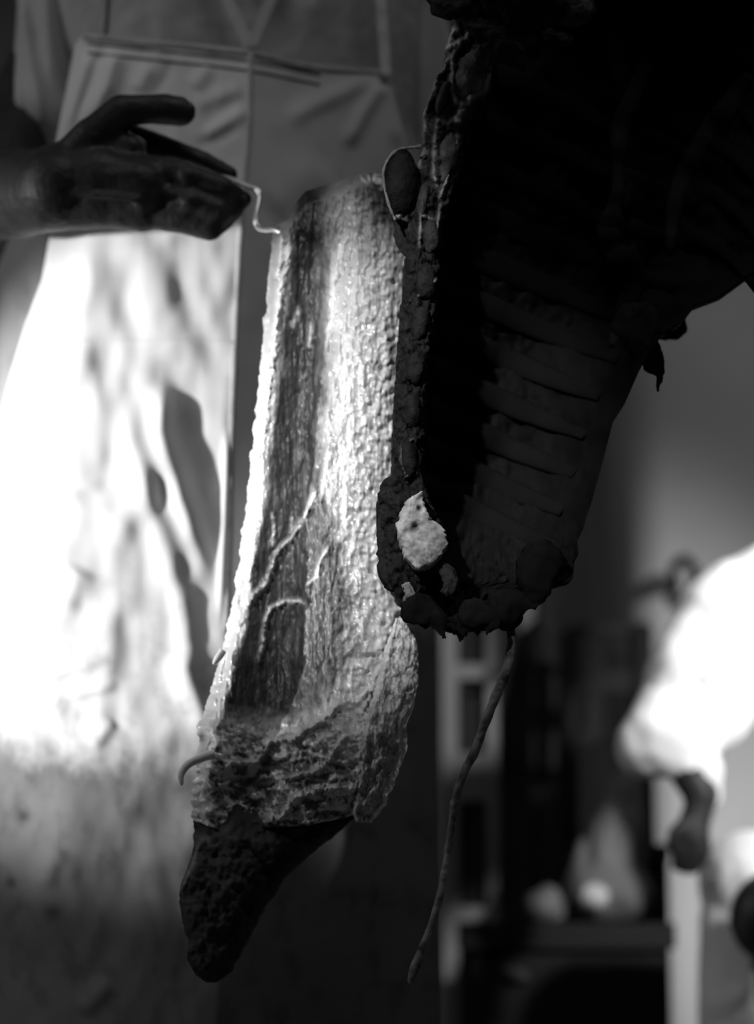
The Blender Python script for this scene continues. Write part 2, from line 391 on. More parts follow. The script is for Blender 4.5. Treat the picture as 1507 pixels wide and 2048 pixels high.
# apron
AL = [(70, 165), (90, 150), (180, 132), (280, 112), (480, 98), (560, 84), (650, 50), (750, 20), (830, 0), (960, -14), (1100, -40), (1500, -70), (2300, -160)]
AR = [(145, 775), (200, 790), (290, 815), (500, 835), (900, 850), (1300, 872), (2300, 885)]
RG = [(100, 503), (250, 498), (480, 478), (700, 468), (900, 462), (1250, 452), (1500, 450), (2300, 430)]
AF = [  # folds of the cloth: points, width px, height m
    ((232, 95), (215, 170), (165, 260), 13, .014), ((206, 90), (185, 160), (150, 250), 7, -.008), ((180, 100), (128, 275), 9, .008),
    ((300, 130), (270, 185), 12, .006), ((345, 130), (300, 200), 9, -.005), ((420, 130), (385, 180), 14, .005), ((495, 215), (400, 280), 12, .008), ((490, 175), (380, 215), 14, .006), ((480, 255), (380, 300), 10, -.006),
    ((770, 158), (725, 230), (690, 300), 12, .014), ((765, 150), (640, 205), (565, 245), 14, .009), ((775, 150), (795, 300), 14, .010), ((660, 330), (590, 370), (520, 420), 36, .012),
    ((250, 500), (262, 680), (262, 850), 22, -.010), ((330, 480), (370, 640), 20, -.006), ((290, 470), (335, 640), 26, .006), ((180, 480), (150, 800), 30, .010),
    ((330, 760), (325, 860), (360, 980), (430, 1200), 20, .020), ((330, 860), (270, 1010), (215, 1080), 28, .010),
    ((330, 700), (380, 800), (420, 1180), 34, -.012), ((200, 650), (235, 870), (205, 1000), 24, -.014), ((235, 800), (300, 1000), (360, 1200), (400, 1440), 20, .014),
    ((300, 960), (330, 1100), (350, 1260), 22, -.006), ((170, 980), (100, 1160), 24, .008), ((85, 1000), (140, 985), (215, 965), 12, .005),
    ((160, 1130), (120, 1230), 26, .010), ((225, 1070), (160, 1260), (140, 1400), 26, -.012), ((260, 1200), (250, 1420), 26, -.010), ((350, 1300), (420, 1480), 22, .014), ((80, 1360), (220, 1310), 10, .006), ((100, 1400), (240, 1370), 8, .005), ((230, 1440), (180, 1500), 12, .006),
    ((455, 850), (448, 1050), (440, 1250), 6, .010), ((120, 1690), (80, 1780), 18, .010), ((150, 1560), (60, 1950), 40, .012), ((300, 1600), (200, 2000), 45, -.010), ((220, 1960), (160, 2030), 16, .008)]
def apronY(x, y):
    r = poly(RG, y); dx = (x-r)/F*2.4
    a = -dx; Y = 2.385+((.02*a+.375*(math.sqrt((a-.14)**2+.0025)+(a-.14)-.0087)) if dx < 0 else .60*dx)
    Y += .02*sm(400, 1000, y)*0
    Y -= fold(x, y, AF)+.0030*fbm(x/80, y/140, 0, 2)
    if abs(y-686) < 12 and 100 < x < 470: Y += -.0022*math.exp(-((y-684)/3.5)**2)
    return Y
def apfn(u, v):
    t = poly([(0, 70), (.1, 78), (.3, 86), (.55, 104), (.75, 128), (1, 145)], u)
    y = lerp(t, 2330, v); x = lerp(poly(AL, y), poly(AR, y), u)
    return x, y, apronY(x, y)
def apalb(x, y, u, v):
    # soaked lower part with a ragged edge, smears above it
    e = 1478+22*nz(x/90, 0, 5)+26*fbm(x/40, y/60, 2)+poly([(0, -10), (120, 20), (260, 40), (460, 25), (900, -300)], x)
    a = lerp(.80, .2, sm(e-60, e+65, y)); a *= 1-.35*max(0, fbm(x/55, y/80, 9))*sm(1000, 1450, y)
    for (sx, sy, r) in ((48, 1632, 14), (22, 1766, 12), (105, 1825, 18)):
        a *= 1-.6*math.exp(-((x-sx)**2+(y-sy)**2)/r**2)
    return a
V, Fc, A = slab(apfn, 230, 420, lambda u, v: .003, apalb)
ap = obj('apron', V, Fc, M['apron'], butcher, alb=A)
def along(pts, Yoff, r, flat=.4, fnY=apronY, n=8):
    return tube([(*P(x, y, fnY(x, y)+Yoff), r) for x, y in smooth_path(pts, n)], 8, flat)
obj('apron_hem', *along([(166, 72), (215, 76), (300, 86), (345, 89), (500, 106), (600, 130), (700, 141), (775, 146)], -.001, .0032), M['stitch'], ap)
for dy in (14, 34):
    obj('stitching', *along([(175, 72+dy), (345, 90+dy), (500, 108+dy), (640, 136+dy)], -.0006, .0011), M['cloth_grey'], ap)
obj('pleat', *along([(501, 106), (499, 250), (480, 480), (470, 690), (462, 900), (452, 1260)], -.001, .0028), M['stitch'], ap)
def strap(a, b, wd):
    V = []
    A0, B0 = P(*a), P(*b); s = Vector((wd/2, 0, 0))
    return obox(A0, B0, wd, .003, Vector((0, 1, 0)))
obj('apron_strap', *strap((186, 84, 2.455), (214, -260, 2.46), .022), M['stitch'], ap, smooth=False)
obj('apron_strap', *strap((772, 150, 2.455), (742, -260, 2.46), .011), M['stitch'], ap, smooth=False)
obj('strap_cord', *tube([(*P(x, y, Y), .0022) for x, y, Y in smooth_path([(222, -60, 2.44), (212, 60, 2.43), (206, 90, 2.425), (190, 160, 2.43), (165, 235, 2.44)], 6)], 8), M['cloth_grey'], ap)

# ------------------------------------------------------------------ wire hook
hk = [(300, 352, 2.196), (400, 352, 2.20), (455, 356, 2.196), (500, 374, 2.185), (517, 384, 2.182), (518, 398, 2.18), (513, 425, 2.172), (511, 442, 2.165), (516, 455, 2.16), (530, 460, 2.14), (548, 460, 2.12), (566, 470, 2.112), (572, 486, 2.11)]
o = obj('meat_hook', *tube([(*P(x, y, Y), .0024) for x, y, Y in smooth_path(hk, 8)], 12), M['steel'])
tag(o, 'thin bright steel wire hook gripped in the dark fist and piercing the pale meat', 'hook')

# ------------------------------------------------------------------ pale side of meat
meat = thing('side_of_meat', P(600, 1990, 2.12), 'long pale fat-covered side of meat pulled out on a wire hook before the apron', 'meat')
ML = [(455, 546), (560, 536), (700, 523), (850, 508), (1000, 493), (1150, 473), (1250, 456), (1330, 436), (1400, 414), (1460, 394), (1520, 396), (1580, 384), (1640, 386), (1700, 392)]
MR = [(345, 762), (400, 786), (440, 797), (500, 822), (600, 822), (860, 805), (1000, 800), (1130, 800), (1195, 806), (1240, 812), (1300, 805), (1400, 800), (1500, 785), (1560, 770), (1640, 705), (1700, 695)]
ST = [  # raised sinews and seams of fat: points..., width, height
    ((627, 960), (627, 988), (613, 1024), (584, 1075), (554, 1104), (543, 1134), (532, 1166), (507, 1192), (496, 1214), 6, .0045),
    ((613, 1214), (598, 1203), (569, 1203), (540, 1217), (529, 1247), (525, 1294), (514, 1334), 5, .004),
    ((664, 1082), (642, 1119), (631, 1155), (609, 1174), 4, .003), ((515, 1095), (500, 1140), (498, 1165), 5, .003),
    ((545, 1020), (548, 1060), (545, 1100), 4, .003), ((585, 1030), (580, 1070), 3, .002),
    ((690, 1400), (642, 1440), (587, 1476), (539, 1484), (515, 1523), (467, 1527), (431, 1539), 8, .007),
    ((710, 1575), (642, 1578), (587, 1597), (563, 1635), (523, 1651), 8, .007), ((745, 1360), (730, 1450), (716, 1560), (700, 1610), 11, .009),
    ((562, 460), (560, 530), (548, 560), 5, .004), ((580, 460), (578, 520), (560, 580), (540, 760), (515, 960), 7, .005),
    ((640, 1010), (660, 900), (655, 800), 5, .0025), ((690, 470), (665, 560), (655, 700), 8, .002), ((622, 640), (618, 700), 4, .002), ((600, 610), (585, 660), 4, .002),
    ((700, 1460), (640, 1540), (560, 1560), 6, .004), ((600, 1500), (700, 1530), 6, .004), ((620, 1630), (560, 1560), 5, .004)]
def meatx(y, u): return lerp(poly(ML, y), poly(MR, y), u)
def mfn(u, v):
    yt = poly([(0, 455), (.1, 438), (.2, 402), (.28, 382), (.6, 361), (.9, 344), (1, 352)], u)
    yb = poly([(0, 1640), (.2, 1668), (.45, 1655), (.7, 1650), (1, 1630)], u)
    y = lerp(yt, yb, v); x = meatx(y, u)
    k = (1-u) if u > .5 else -u
    x += 5*fbm(y/30, u*2, 1)*(1-sm(0, .15, min(u, 1-u)))*(1+sm(1350, 1500, y))
    # cross section: round left rim, hollow lean band, broad fat bulge on the right
    r = .034*math.sqrt(max(0, math.sin(math.pi*min(1, max(0, (u*.96+.02)**1.35)))))
    r += .010*math.exp(-((u-.09)/.07)**2) - .020*math.exp(-((u-.33)/.14)**2)*sm(440, 540, y) + .010*math.exp(-((u-.80)/.2)**2)
    r -= .012*math.exp(-(((x-590)/70)**2+((y-1330)/130)**2))
    r += .010*sm(1420, 1500, y)
    s = 0
    for f in ST:
        d, t = segd(x, y, f[:-2])
        if d < 3.5*f[-2]: w_ = f[-2]*(1+.5*fbm(x/12, y/12, 44, 2)); s += 1.35*f[-1]*(.8+.7*fbm(x/10, y/16, 45, 3))*math.exp(-(d/w_)**2)*sm(0, .12, t+.03)*sm(0, .12, 1.03-t)
    r += s
    cr = sm(1380, 1500, y)
    r += .0022*fbm(x/16, y/70, 4)*(1-cr)+(.0042*cr)*fbm(x/30, y/22, 7, 3)+.0012*fbm(x/9, y/22, 8, 3)
    r += .0036*sm(.55, .75, u)*fbm(x/17, y/17, 11, 2)*(1-cr)
    r -= .02*(1-sm(0, .02, v))
    return x, y, 2.125-r
def malb(x, y, u, v):
    rim = poly([(455, 590), (560, 575), (700, 562), (850, 546), (1000, 528), (1150, 500), (1250, 488), (1400, 450), (1460, 440)], y)
    xb = poly([(440, 640), (560, 645), (700, 648), (850, 655), (1000, 655), (1100, 690), (1200, 700), (1300, 705), (1400, 660), (1450, 600)], y)
    wob = 26*fbm(x/40, y/90, 21)
    inl = sm(rim-6, rim+10, x+wob*.3)*(1-sm(xb-25, xb+35, x+wob))
    inl *= 1-sm(1400, 1470, y+20*fbm(x/30, y/30, 4))
    lean = .045+.06*max(0, fbm(x/7, y/60, 31, 5))+.13*max(0, fbm(x/11, y/95, 33, 4))
    lean *= lerp(1, .6, math.exp(-(((x-585)/75)**2+((y-1350)/120)**2)))
    a = lerp(.58, lean, inl)
    a *= lerp(1, .24, 1-sm(430, 540, y+30*fbm(x/40, y/40, 3)))      # dull dried cut at the top
    a *= lerp(.62, 1, sm(560, 860, y+50*fbm(x/50, y/50, 61, 3)))
    a = lerp(a, .42, .55*sm(xb-10, xb+40, x)*(1-sm(700, 760, x)))
    if y < 470: a *= 1-.75*math.exp(-(((x-618)/16)**2+((y-405)/22)**2))-.5*math.exp(-(((x-716)/16)**2+((y-385)/12)**2))
    a *= 1-.8*math.exp(-(((x-612)/42)**2+((y-470)/18)**2))
    cr = sm(1430, 1490, y)
    dk = .95*sm(.04, .36, fbm(x/26, y/20, 15, 4)+.55*math.exp(-(((x-560)/110)**2+((y-1560)/60)**2))-.9*(1-sm(400, 440, x))-.4*sm(670, 720, x))
    a = lerp(a, lerp(.75, .09, dk), cr)
    for f in ST:
        d, t = segd(x, y, f[:-2])
        if d < 2.5*f[-2]: a = lerp(a, .66, max(0, (.85+.7*fbm(x/9, y/15, 46, 3)))*math.exp(-(d/f[-2])**2)*sm(0, .2, t)*sm(0, .2, 1-t))
    a *= 1-.85*math.exp(-(((x-402)/8)**2+((y-1474)/12)**2)); a *= 1-.8*math.exp(-(((x-515)/14)**2+((y-1130)/26)**2))
    a *= 1-sm(1610, 1670, y+30*fbm(x/30, y/30, 6)-25*(1-sm(400, 440, x)))*.9
    return max(.01, a)
V, Fc, A = slab(mfn, 150, 420, lambda u, v: .012+.03*math.sin(math.pi*min(1, max(0, u)))*1.0, malb)
flank = obj('flank', V, Fc, M['fat'], meat, alb=A)
# thick lobe of fat on the lower right
LL = [(1235, 792), (1300, 768), (1352, 756), (1440, 730), (1500, 716), (1587, 712), (1627, 702), (1645, 712)]
LR = [(1235, 808), (1265, 828), (1300, 835), (1367, 835), (1411, 826), (1447, 812), (1500, 813), (1551, 792), (1607, 771), (1645, 740)]
def lfn(u, v):
    y = lerp(1236, 1643, v); x = lerp(poly(LL, y), poly(LR, y), u)
    x += 4*fbm(y/20, u, 6)*(1-sm(0, .2, min(u, 1-u)))
    r = .02*math.sqrt(max(0, math.sin(math.pi*(u*.94+.03))))*math.sqrt(max(0, math.sin(math.pi*(v*.96+.02))))
    r += .005*math.exp(-((u-.12)/.1)**2)+.005*math.exp(-((u-.88)/.08)**2)*sm(.4, .6, v)+.0045*fbm(x/22, y/34, 12, 5)
    return x, y, 2.080-r
def lalb(x, y, u, v):
    a = .60*(1+.2*fbm(x/20, y/30, 2)); a *= 1-.55*sm(.0, .35, fbm(x/14, y/38, 17, 4))*sm(.15, .3, u)*(1-sm(.75, .95, u)); return max(.05, a)
V, Fc, A = slab(lfn, 50, 150, lambda u, v: .022, lalb)
obj('fat_lobe', V, Fc, M['fat_craggy'], meat, alb=A)
# dark dried shank
KL = [(1600, 392), (1640, 388), (1700, 386), (1740, 372), (1785, 357), (1830, 362), (1880, 374), (1920, 374), (1950, 392), (1965, 412)]
KR = [(1600, 735), (1640, 702), (1660, 680), (1700, 630), (1750, 573), (1810, 533), (1850, 512), (1900, 484), (1945, 460), (1965, 432)]
def kfn(u, v):
    y = lerp(1605, 1965, v); x = lerp(poly(KL, y), poly(KR, y), u)
    x += 4*fbm(y/24, u, 16)*(1-sm(0, .2, min(u, 1-u)))
    r = poly([(1605, .004), (1640, .020), (1680, .034), (1740, .036), (1850, .034), (1940, .024), (1965, .008)], y)*math.sqrt(max(0, math.sin(math.pi*(u*.96+.02))))
    d, t = segd(x, y, [(402, 1679), (382, 1738), (362, 1782)]); r += .004*math.exp(-(d/4)**2)
    r += .006*fbm(x/45, y/60, 22, 3)+.0012*fbm(x/14, y/14, 23, 3)
    return x, y, 2.115-r
def kalb(x, y, u, v):
    a = .035+.03*max(0, fbm(x/22, y/14, 40, 5))
    d, t = segd(x, y, [(402, 1679), (382, 1738), (362, 1782)]); a += .12*math.exp(-(d/5)**2)
    a += .10*math.exp(-(((x-420)/45)**2+((y-1690)/22)**2))*max(0, .5+fbm(x/12, y/16, 41)) + .05*math.exp(-(((x-620)/60)**2+((y-1660)/18)**2))
    a *= 1-.6*sm(.55, .8, u); return max(.006, a*(1-.5*sm(1925, 1945, y)))
V, Fc, A = slab(kfn, 90, 130, lambda u, v: .02+.03*math.sin(math.pi*u), kalb)
obj('shank', V, Fc, M['dry_meat'], meat, alb=A)
obj('sinew', *tube([(*P(x, y, 2.088), r) for x, y, r in smooth_path([(430, 1508, .004), (407, 1514, .004), (378, 1528, .0036), (363, 1547, .0032), (363, 1566, .0020), (365, 1570, .0006)], 6)], 8, jit=.3), M['cloth_white'], meat)
obj('sinew', *tube([(*P(x, y, 2.10), r) for x, y, r in smooth_path([(446, 1300, .003), (436, 1316, .0030), (429, 1325, .0022), (426, 1329, .0006)], 5)], 8, jit=.3), M['cloth_white'], meat)

# ------------------------------------------------------------------ dark rib carcass
carc = thing('rib_carcass', P(1050, 1290, 2.05), 'big dark rib carcass with sawn spine hanging at the right, ribs showing inside', 'carcass')
CL = [(-560, 1100), (-300, 960), (0, 925), (60, 940), (130, 965), (300, 900), (480, 862), (700, 835), (950, 815), (1060, 800), (1130, 790), (1195, 806), (1228, 832), (1246, 868), (1262, 900)]
CR = [(-560, 1300), (-300, 1640), (0, 1720), (300, 1650), (440, 1575), (540, 1511), (590, 1442), (610, 1388), (640, 1366), (664, 1326), (700, 1300), (738, 1279), (800, 1252), (840, 1226), (920, 1206), (1010, 1181), (1080, 1157), (1162, 1145), (1176, 1088), (1213, 1042), (1246, 990), (1262, 962)]
def cY(x, y):
    u = (x-poly(CL, y))/max(40, poly(CR, y)-poly(CL, y)); u = min(1, max(0, u))
    Y = 2.02+.11*math.sin(math.pi*u)**.8*sm(1300, 900, y)+.01*u
    Y += .01*fbm(x/120, y/120, 50)
    Y -= .05*math.exp(-((x-poly([(0, 1235), (500, 1255), (800, 1330)], y))/50)**2)*(1-sm(420, 640, y))   # breast ridge
    return Y
def cfn(u, v):
    y = lerp(-560, 1262, v); x = lerp(poly(CL, y), poly(CR, y), u)
    x += 7*fbm(y/26, u*2, 61, 4)*(1-sm(0, .06, min(u, 1-u)))*sm(1000, 1150, y)
    if y > 1150: y += 16*fbm(x/24, 3, 62, 4)*sm(1180, 1262, y)
    return x, y, cY(x, y)-.004*sm(1000, 1150, y)*fbm(x/25, y/25, 63, 5)*2
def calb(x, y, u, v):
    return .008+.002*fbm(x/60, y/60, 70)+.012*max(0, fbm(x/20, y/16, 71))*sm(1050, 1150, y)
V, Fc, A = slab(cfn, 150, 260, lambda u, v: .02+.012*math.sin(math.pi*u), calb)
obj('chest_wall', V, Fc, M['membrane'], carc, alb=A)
def const(V, a): return [a]*len(V)
for k, y0 in enumerate((150, 235, 320, 405, 490, 572, 655, 738, 820, 900, 975)):
    xs = poly(CL, y0)+35; pts = []
    for i in range(13):
        t = i/12; xx = xs
        L = min(440, 250+(1262-y0)*.3) if y0 < 560 else .94*(poly(CR, y0+160)-xs)-20
        xx = xs+L*t; yy = y0+L*t*.30+40*math.sin(t*1.4)
        pts.append((*P(xx, yy, cY(xx, yy)-.001), .0125*(1-.55*t*t)))
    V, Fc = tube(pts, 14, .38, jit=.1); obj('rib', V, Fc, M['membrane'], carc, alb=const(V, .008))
for k in range(5):
    x0, y0 = 1375+k*18, 470-k*95; pts = []
    for i in range(11):
        t = i/10; xx = x0+150*t; yy = y0+ (95+10*k)*t*1.2-25*math.sin(math.pi*t)
        pts.append((*P(xx, yy, cY(xx, yy)-.001), .0085*(1-.2*t)))
    V, Fc = tube(pts, 14, .38, jit=.1); obj('rib', V, Fc, M['membrane'], carc, alb=const(V, .008))
V, Fc = tube([(*P(x, y, cY(x, y)-.004), r) for x, y, r in smooth_path([(1500, 150, .006), (1440, 235, .011), (1390, 310, .010), (1352, 395, .008), (1338, 500, .004)], 8)], 10, .4, jit=.2)
obj('membrane_fold', V, Fc, M['membrane'], carc, alb=const(V, .028))
V, Fc = tube([(*P(x, y, cY(x, y)-.004), r) for x, y, r in smooth_path([(1300, 20, .004), (1285, 120, .010), (1240, 260, .008), (1235, 380, .006), (1228, 470, .016), (1262, 560, .012), (1225, 690, .004)], 8)], 12, .4, jit=.3)
obj('breastbone', V, Fc, M['membrane'], carc, alb=const(V, .018))
# torn scraps
def scrap(name, pts, Y, a=.02, par=carc, m='membrane', flat=.3, jit=.5):
    (xa, ya, ra), (xb, yb, rb) = pts[:2]; L = math.hypot(xb-xa, yb-ya); ux, uy = (xa-xb)/L, (ya-yb)/L
    pts = [(xa+ux*ra*.9, ya+uy*ra*.9, ra*.1), (xa+ux*ra*.6, ya+uy*ra*.6, ra*.75)]+list(pts)
    V, Fc = tube([(*P(x, y, Y), r/F*Y) for x, y, r in smooth_path(pts, 8)], 24, flat, jit=jit); V = [v+Vector((fbm(v.x*60, v.z*60, 1), fbm(v.x*60, v.z*60, 2), fbm(v.x*60, v.z*60, 3)))*.0022 for v in V]; return obj(name, V, Fc, M[m], par, alb=const(V, a))
scrap('torn_flap', [(1270, 640, 40), (1290, 690, 30), (1305, 725, 20), (1318, 750, 9), (1314, 768, 4), (1312, 784, 2)], 2.05)
scrap('torn_flap', [(1300, 600, 40), (1340, 640, 38), (1372, 640, 20)], 2.16, .012)
scrap('torn_flap', [(830, 1215, 30), (870, 1235, 24), (884, 1262, 9), (886, 1276, 3)], 1.99, .014)
scrap('torn_flap', [(940, 1225, 28), (985, 1240, 16), (975, 1262, 6), (968, 1268, 2)], 2.0, .016)
scrap('torn_flap', [(1085, 1120, 44), (1070, 1170, 34), (1060, 1205, 12)], 2.02, .008)
scrap('torn_flap', [(1010, 1215, 40), (1050, 1205, 20), (1075, 1210, 10)], 2.02, .010)
# sawn spine
SO = [(-100, 905), (48, 908), (98, 889), (111, 899), (154, 873), (223, 847), (255, 846), (281, 857), (292, 843), (356, 829), (425, 817), (510, 812), (560, 806), (640, 799), (760, 790), (870, 785), (950, 783), (957, 768), (990, 755), (1020, 757), (1060, 766), (1120, 771), (1160, 776), (1195, 796), (1205, 812)]
SI = [(-100, 960), (48, 950), (80, 975), (130, 984), (190, 977), (250, 945), (300, 928), (370, 908), (430, 888), (480, 882), (600, 872), (700, 858), (850, 848), (950, 843), (1000, 858), (1060, 890), (1110, 888), (1160, 860), (1205, 840)]
RIMS = [((905, 60), (893, 96), (915, 85), 7, .4), ((899, 111), (873, 154), (848, 223), (850, 262), 5, .34), ((940, 60), (905, 110), (903, 180), (912, 205), 5, .28), ((980, 140), (970, 175), (925, 205), (915, 240), 8, .36), ((895, 175), (885, 200), 4, .3),
        ((875, 240), (868, 290), (866, 350), (875, 370), 4, .22), ((915, 270), (905, 330), (880, 395), 4, .28), ((850, 300), (825, 360), (818, 430), 5, .2), ((865, 440), (842, 430), (838, 490), 3, .18), ((880, 410), (872, 470), 3, .15), ((872, 560), (850, 575), (838, 590), 3, .14),
        ((845, 720), (833, 735), 4, .1), ((825, 880), (805, 885), (800, 920), (812, 955), (826, 940), 2.5, .07)]
def sfn(u, v):
    y = lerp(-100, 1205, v); x = lerp(poly(SO, y), poly(SI, y), u)
    x += 5*fbm(y/16, u*2, 81, 4)*(1-sm(0, .2, min(u, 1-u)))
    r = .014*math.sqrt(max(0, math.sin(math.pi*(u*.94+.03))))+.006*fbm(x/24, y/34, 82, 5)
    for f in RIMS:
        d, t = segd(x, y, f[:-2])
        if d < 3*f[-2]: r += .004*math.exp(-(d/f[-2])**2)
    return x, y, 2.008-r
def salb(x, y, u, v):
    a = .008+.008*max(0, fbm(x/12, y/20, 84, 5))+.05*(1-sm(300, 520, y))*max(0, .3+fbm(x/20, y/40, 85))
    for f in RIMS:
        d, t = segd(x, y, f[:-2])
        if d < 2.5*f[-2]: a = lerp(a, f[-1], math.exp(-(d/f[-2])**2))
    return max(.008, a)
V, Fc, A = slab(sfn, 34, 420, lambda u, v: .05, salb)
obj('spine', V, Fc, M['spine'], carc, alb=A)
# cut faces of the vertebrae
for x, y, rx, ry, rot, a in ((944, 145, 33, 62, .25, .13), (886, 195, 12, 40, .35, .05), (893, 320, 19, 52, .14, .08), (846, 400, 14, 42, .12, .04), (862, 470, 18, 40, .08, .03), (850, 560, 20, 40, .1, .01), (838, 648, 19, 38, .1, .01), (830, 735, 18, 38, .08, .01), (824, 822, 18, 38, .05, .009), (815, 915, 17, 42, .03, .009)):
    V, Fc = ball(P(x, y, 1.996), rx/F*2, .009, ry/F*2, 26, 18, .22, 70, rot); obj('vertebra', V, Fc, M['spine'], carc, alb=[a*(1+.6*fbm(v.x*90, v.z*60, 3)) for v in V])
# pale sawn bone at the neck
BN = [(982, 842, 846), (1000, 812, 846), (1030, 798, 856), (1048, 793, 876), (1060, 794, 890), (1090, 800, 894), (1110, 808, 880), (1125, 820, 868), (1134, 828, 850)]
def bfn(u, v):
    y = lerp(982, 1134, v); x = lerp(poly([(b[0], b[1]) for b in BN], y), poly([(b[0], b[2]) for b in BN], y), u)
    x += 5*fbm(y/12, u*3, 91, 4)*(1-sm(0, .25, min(u, 1-u)))
    r = .006*math.sqrt(max(0, math.sin(math.pi*(u*.9+.05))))+.002*fbm(x/22, y/22, 92, 3)
    for hx, hy, hr in ((838, 1018, 6), (830, 1055, 7), (862, 1040, 5)): r -= .006*math.exp(-((x-hx)**2+(y-hy)**2)/hr**2)
    return x, y, 1.975-r
def balb(x, y, u, v):
    a = .30+.16*fbm(x/22, y/26, 93)
    for hx, hy, hr in ((838, 1018, 5), (830, 1055, 7)): a *= 1-.85*math.exp(-((x-hx)**2+(y-hy)**2)/hr**2)
    return a
V, Fc, A = slab(bfn, 40, 60, lambda u, v: .03, balb)
obj('neck_bone', V, Fc, M['bone'], carc, alb=A)
scrap('torn_flap', [(790, 1170, 14), (775, 1140, 18), (768, 1080, 14), (766, 1000, 14)], 2.01, .012, m='spine')
scrap('torn_flap', [(812, 1168, 8), (818, 1190, 12), (812, 1212, 7)], 1.99, .2, m='spine')
scrap('torn_flap', [(880, 1130, 10), (900, 1160, 14), (888, 1190, 8)], 1.985, .03, m='spine')
# dark kidney-shaped lobe with a pale rim beside the spine
lobe = obj('kidney', *ball(P(799, 368, 1.995), 37/F*2, .018, 76/F*2, 28, 20, .12, 26, .04), M['spine'], carc, alb=[.006]*506)
V, Fc = tube([(*P(x, y, 1.982+.01*abs(nz(x/30, y/30))), .0013*(1+.8*nz(x/12, y/12))) for x, y in smooth_path([(842, 293), (815, 296), (795, 300), (775, 320), (766, 350), (774, 400), (790, 440)], 6)], 8, jit=.4); obj('kidney_rim', V, Fc, M['bone'], lobe, alb=const(V, .14))
scrap('torn_flap', [(790, 436, 5), (802, 455, 17), (812, 490, 15), (814, 515, 5)], 2.01, .012, m='spine')
# ragged dark meat across the top
for pts, a in (([(850, -10, 8), (885, 12, 22), (930, 10, 34), (960, 20, 34)], .02), ([(915, 30, 14), (950, 50, 22), (1000, 70, 26), (1030, 95, 12), (1046, 104, 4)], .016), ([(960, -30, 60), (1040, -20, 70), (1130, -10, 60)], .010),
               ([(1085, -20, 20), (1092, 20, 18), (1098, 52, 9), (1100, 66, 3)], .07), ([(1110, -20, 50), (1150, 10, 44), (1190, 5, 20)], .04), ([(1100, 70, 20), (1130, 78, 14), (1145, 85, 5)], .01), ([(895, 30, 8), (925, 14, 5), (960, 12, 3)], .10)):
    scrap('torn_meat', pts, 1.965, a, m='spine', flat=.5, jit=.7)
# the carcass goes on up to its leg and hangs from the rail
V, Fc = tube([(*P(x, y, 2.06), r) for x, y, r in smooth_path([(1330, -350, .17), (1290, -560, .13), (1250, -850, .075), (1240, -1250, .04), (1240, -1500, .032), (1240, -1620, .036)], 8)], 24, .6, jit=.1)
obj('haunch', V, Fc, M['membrane'], carc, alb=const(V, .03))
zr = P(0, -1560, 2.06).z
hx = P(1240, 0, 2.06).x
o = obj('rail_hook', *tube([(x, 2.06, z, .007) for x, z in smooth_path([(hx-.05, zr-.02), (hx, zr-.06), (hx+.045, zr), (hx+.03, zr+.12), (hx, zr+.24), (hx-.03, zr+.30), (hx, zr+.34), (hx+.035, zr+.30)], 6)], 10), M['steel'])
tag(o, 'heavy steel hook on the overhead rail carrying the dark carcass by its leg', 'hook')
rz = zr+.315
o = obj('overhead_rail', *merge(box(XL, XR, 2.045, 2.075, rz-.012, rz+.014), box(-1.51, -1.49, 2.05, 2.07, rz, ZT), box(1.49, 1.51, 2.05, 2.07, rz, ZT)), M['iron'], smooth=False)
tag(o, 'straight dark iron rail running across the room above the carcass', 'rail')

# dangling cord below the carcass
cp = [(1010, 1225, .004), (1022, 1270, .0046), (1018, 1320, .005), (998, 1375, .0048), (972, 1440, .0046), (952, 1495, .0045), (928, 1545, .0042), (910, 1600, .0040), (898, 1680, .0036), (884, 1770, .0038), (862, 1850, .0034), (840, 1905, .004), (824, 1955, .005), (820, 1968, .002)]
o = obj('hanging_cord', *tube([(*P(x, y, 2.03), r*.85) for x, y, r in smooth_path(cp, 14)], 10, jit=.25), M['cord'])
tag(o, 'thin mottled cord dangling from the bottom of the dark carcass in front of the door', 'cord')

# ------------------------------------------------------------------ background: table, chair, coat, sack, cloths
YT = 3.9
tz = P(0, 1846, YT).z
t = thing('work_bench', P(1090, 2048, YT), 'low dark wooden bench in the blurred background under the grey sack', 'bench'); t.location.z = 0; base[t] = Vector(t.location)
x0, x1 = P(912, 0, YT).x, P(1304, 0, YT).x
obj('tabletop', *box(x0, x1, YT-.05, YT+.24, tz-.04, tz), M['wood_dark'], t, smooth=False)
obj('front_panel', *box(x0+.015, x1-.015, YT-.03, YT-.01, .02, tz-.04), M['wood_dark'], t, smooth=False)
for a in (x0+.03, x1-.03):
    for b in (YT, YT+.20): obj('leg', *box(a-.02, a+.02, b-.02, b+.02, 0, tz-.04), M['wood_dark'], t, smooth=False)
def lump(name, x, y, Y, rx, ry, rz, m, label, cat, rough=.3, rot=0):
    c = P(x, y, Y); V, Fc = ball(c, rx/F*Y, ry, rz/F*Y, 30, 20, rough, 14, rot); return tag(obj(name, [Vector((v[0], v[1], max(v[2], tz+.001 if Y > YT else 0))) for v in V], Fc, M[m]), label, cat)
lump('folded_cloth', 1184, 1795, 3.93, 30, .03, 26, 'cloth_pale', 'small white crumpled cloth on the dark bench at the sack', 'cloth', .25, -.4)
lump('paper_parcel', 1090, 1812, 3.96, 34, .03, 34, 'cloth_grey', 'small grey wrapped parcel on the dark bench left of the white cloth', 'parcel', .35, .5)
sk = fuse([ball(P(1220, 1790, 4.02), .075, .06, .05), *limb([q(1215, 1780, 4.04, 80), q(1240, 1660, 4.05, 58), q(1255, 1570, 4.06, 36), q(1262, 1540, 4.06, 14)]), *limb([q(1150, 1810, 4.03, 36), q(1175, 1700, 4.05, 26)])], .006)
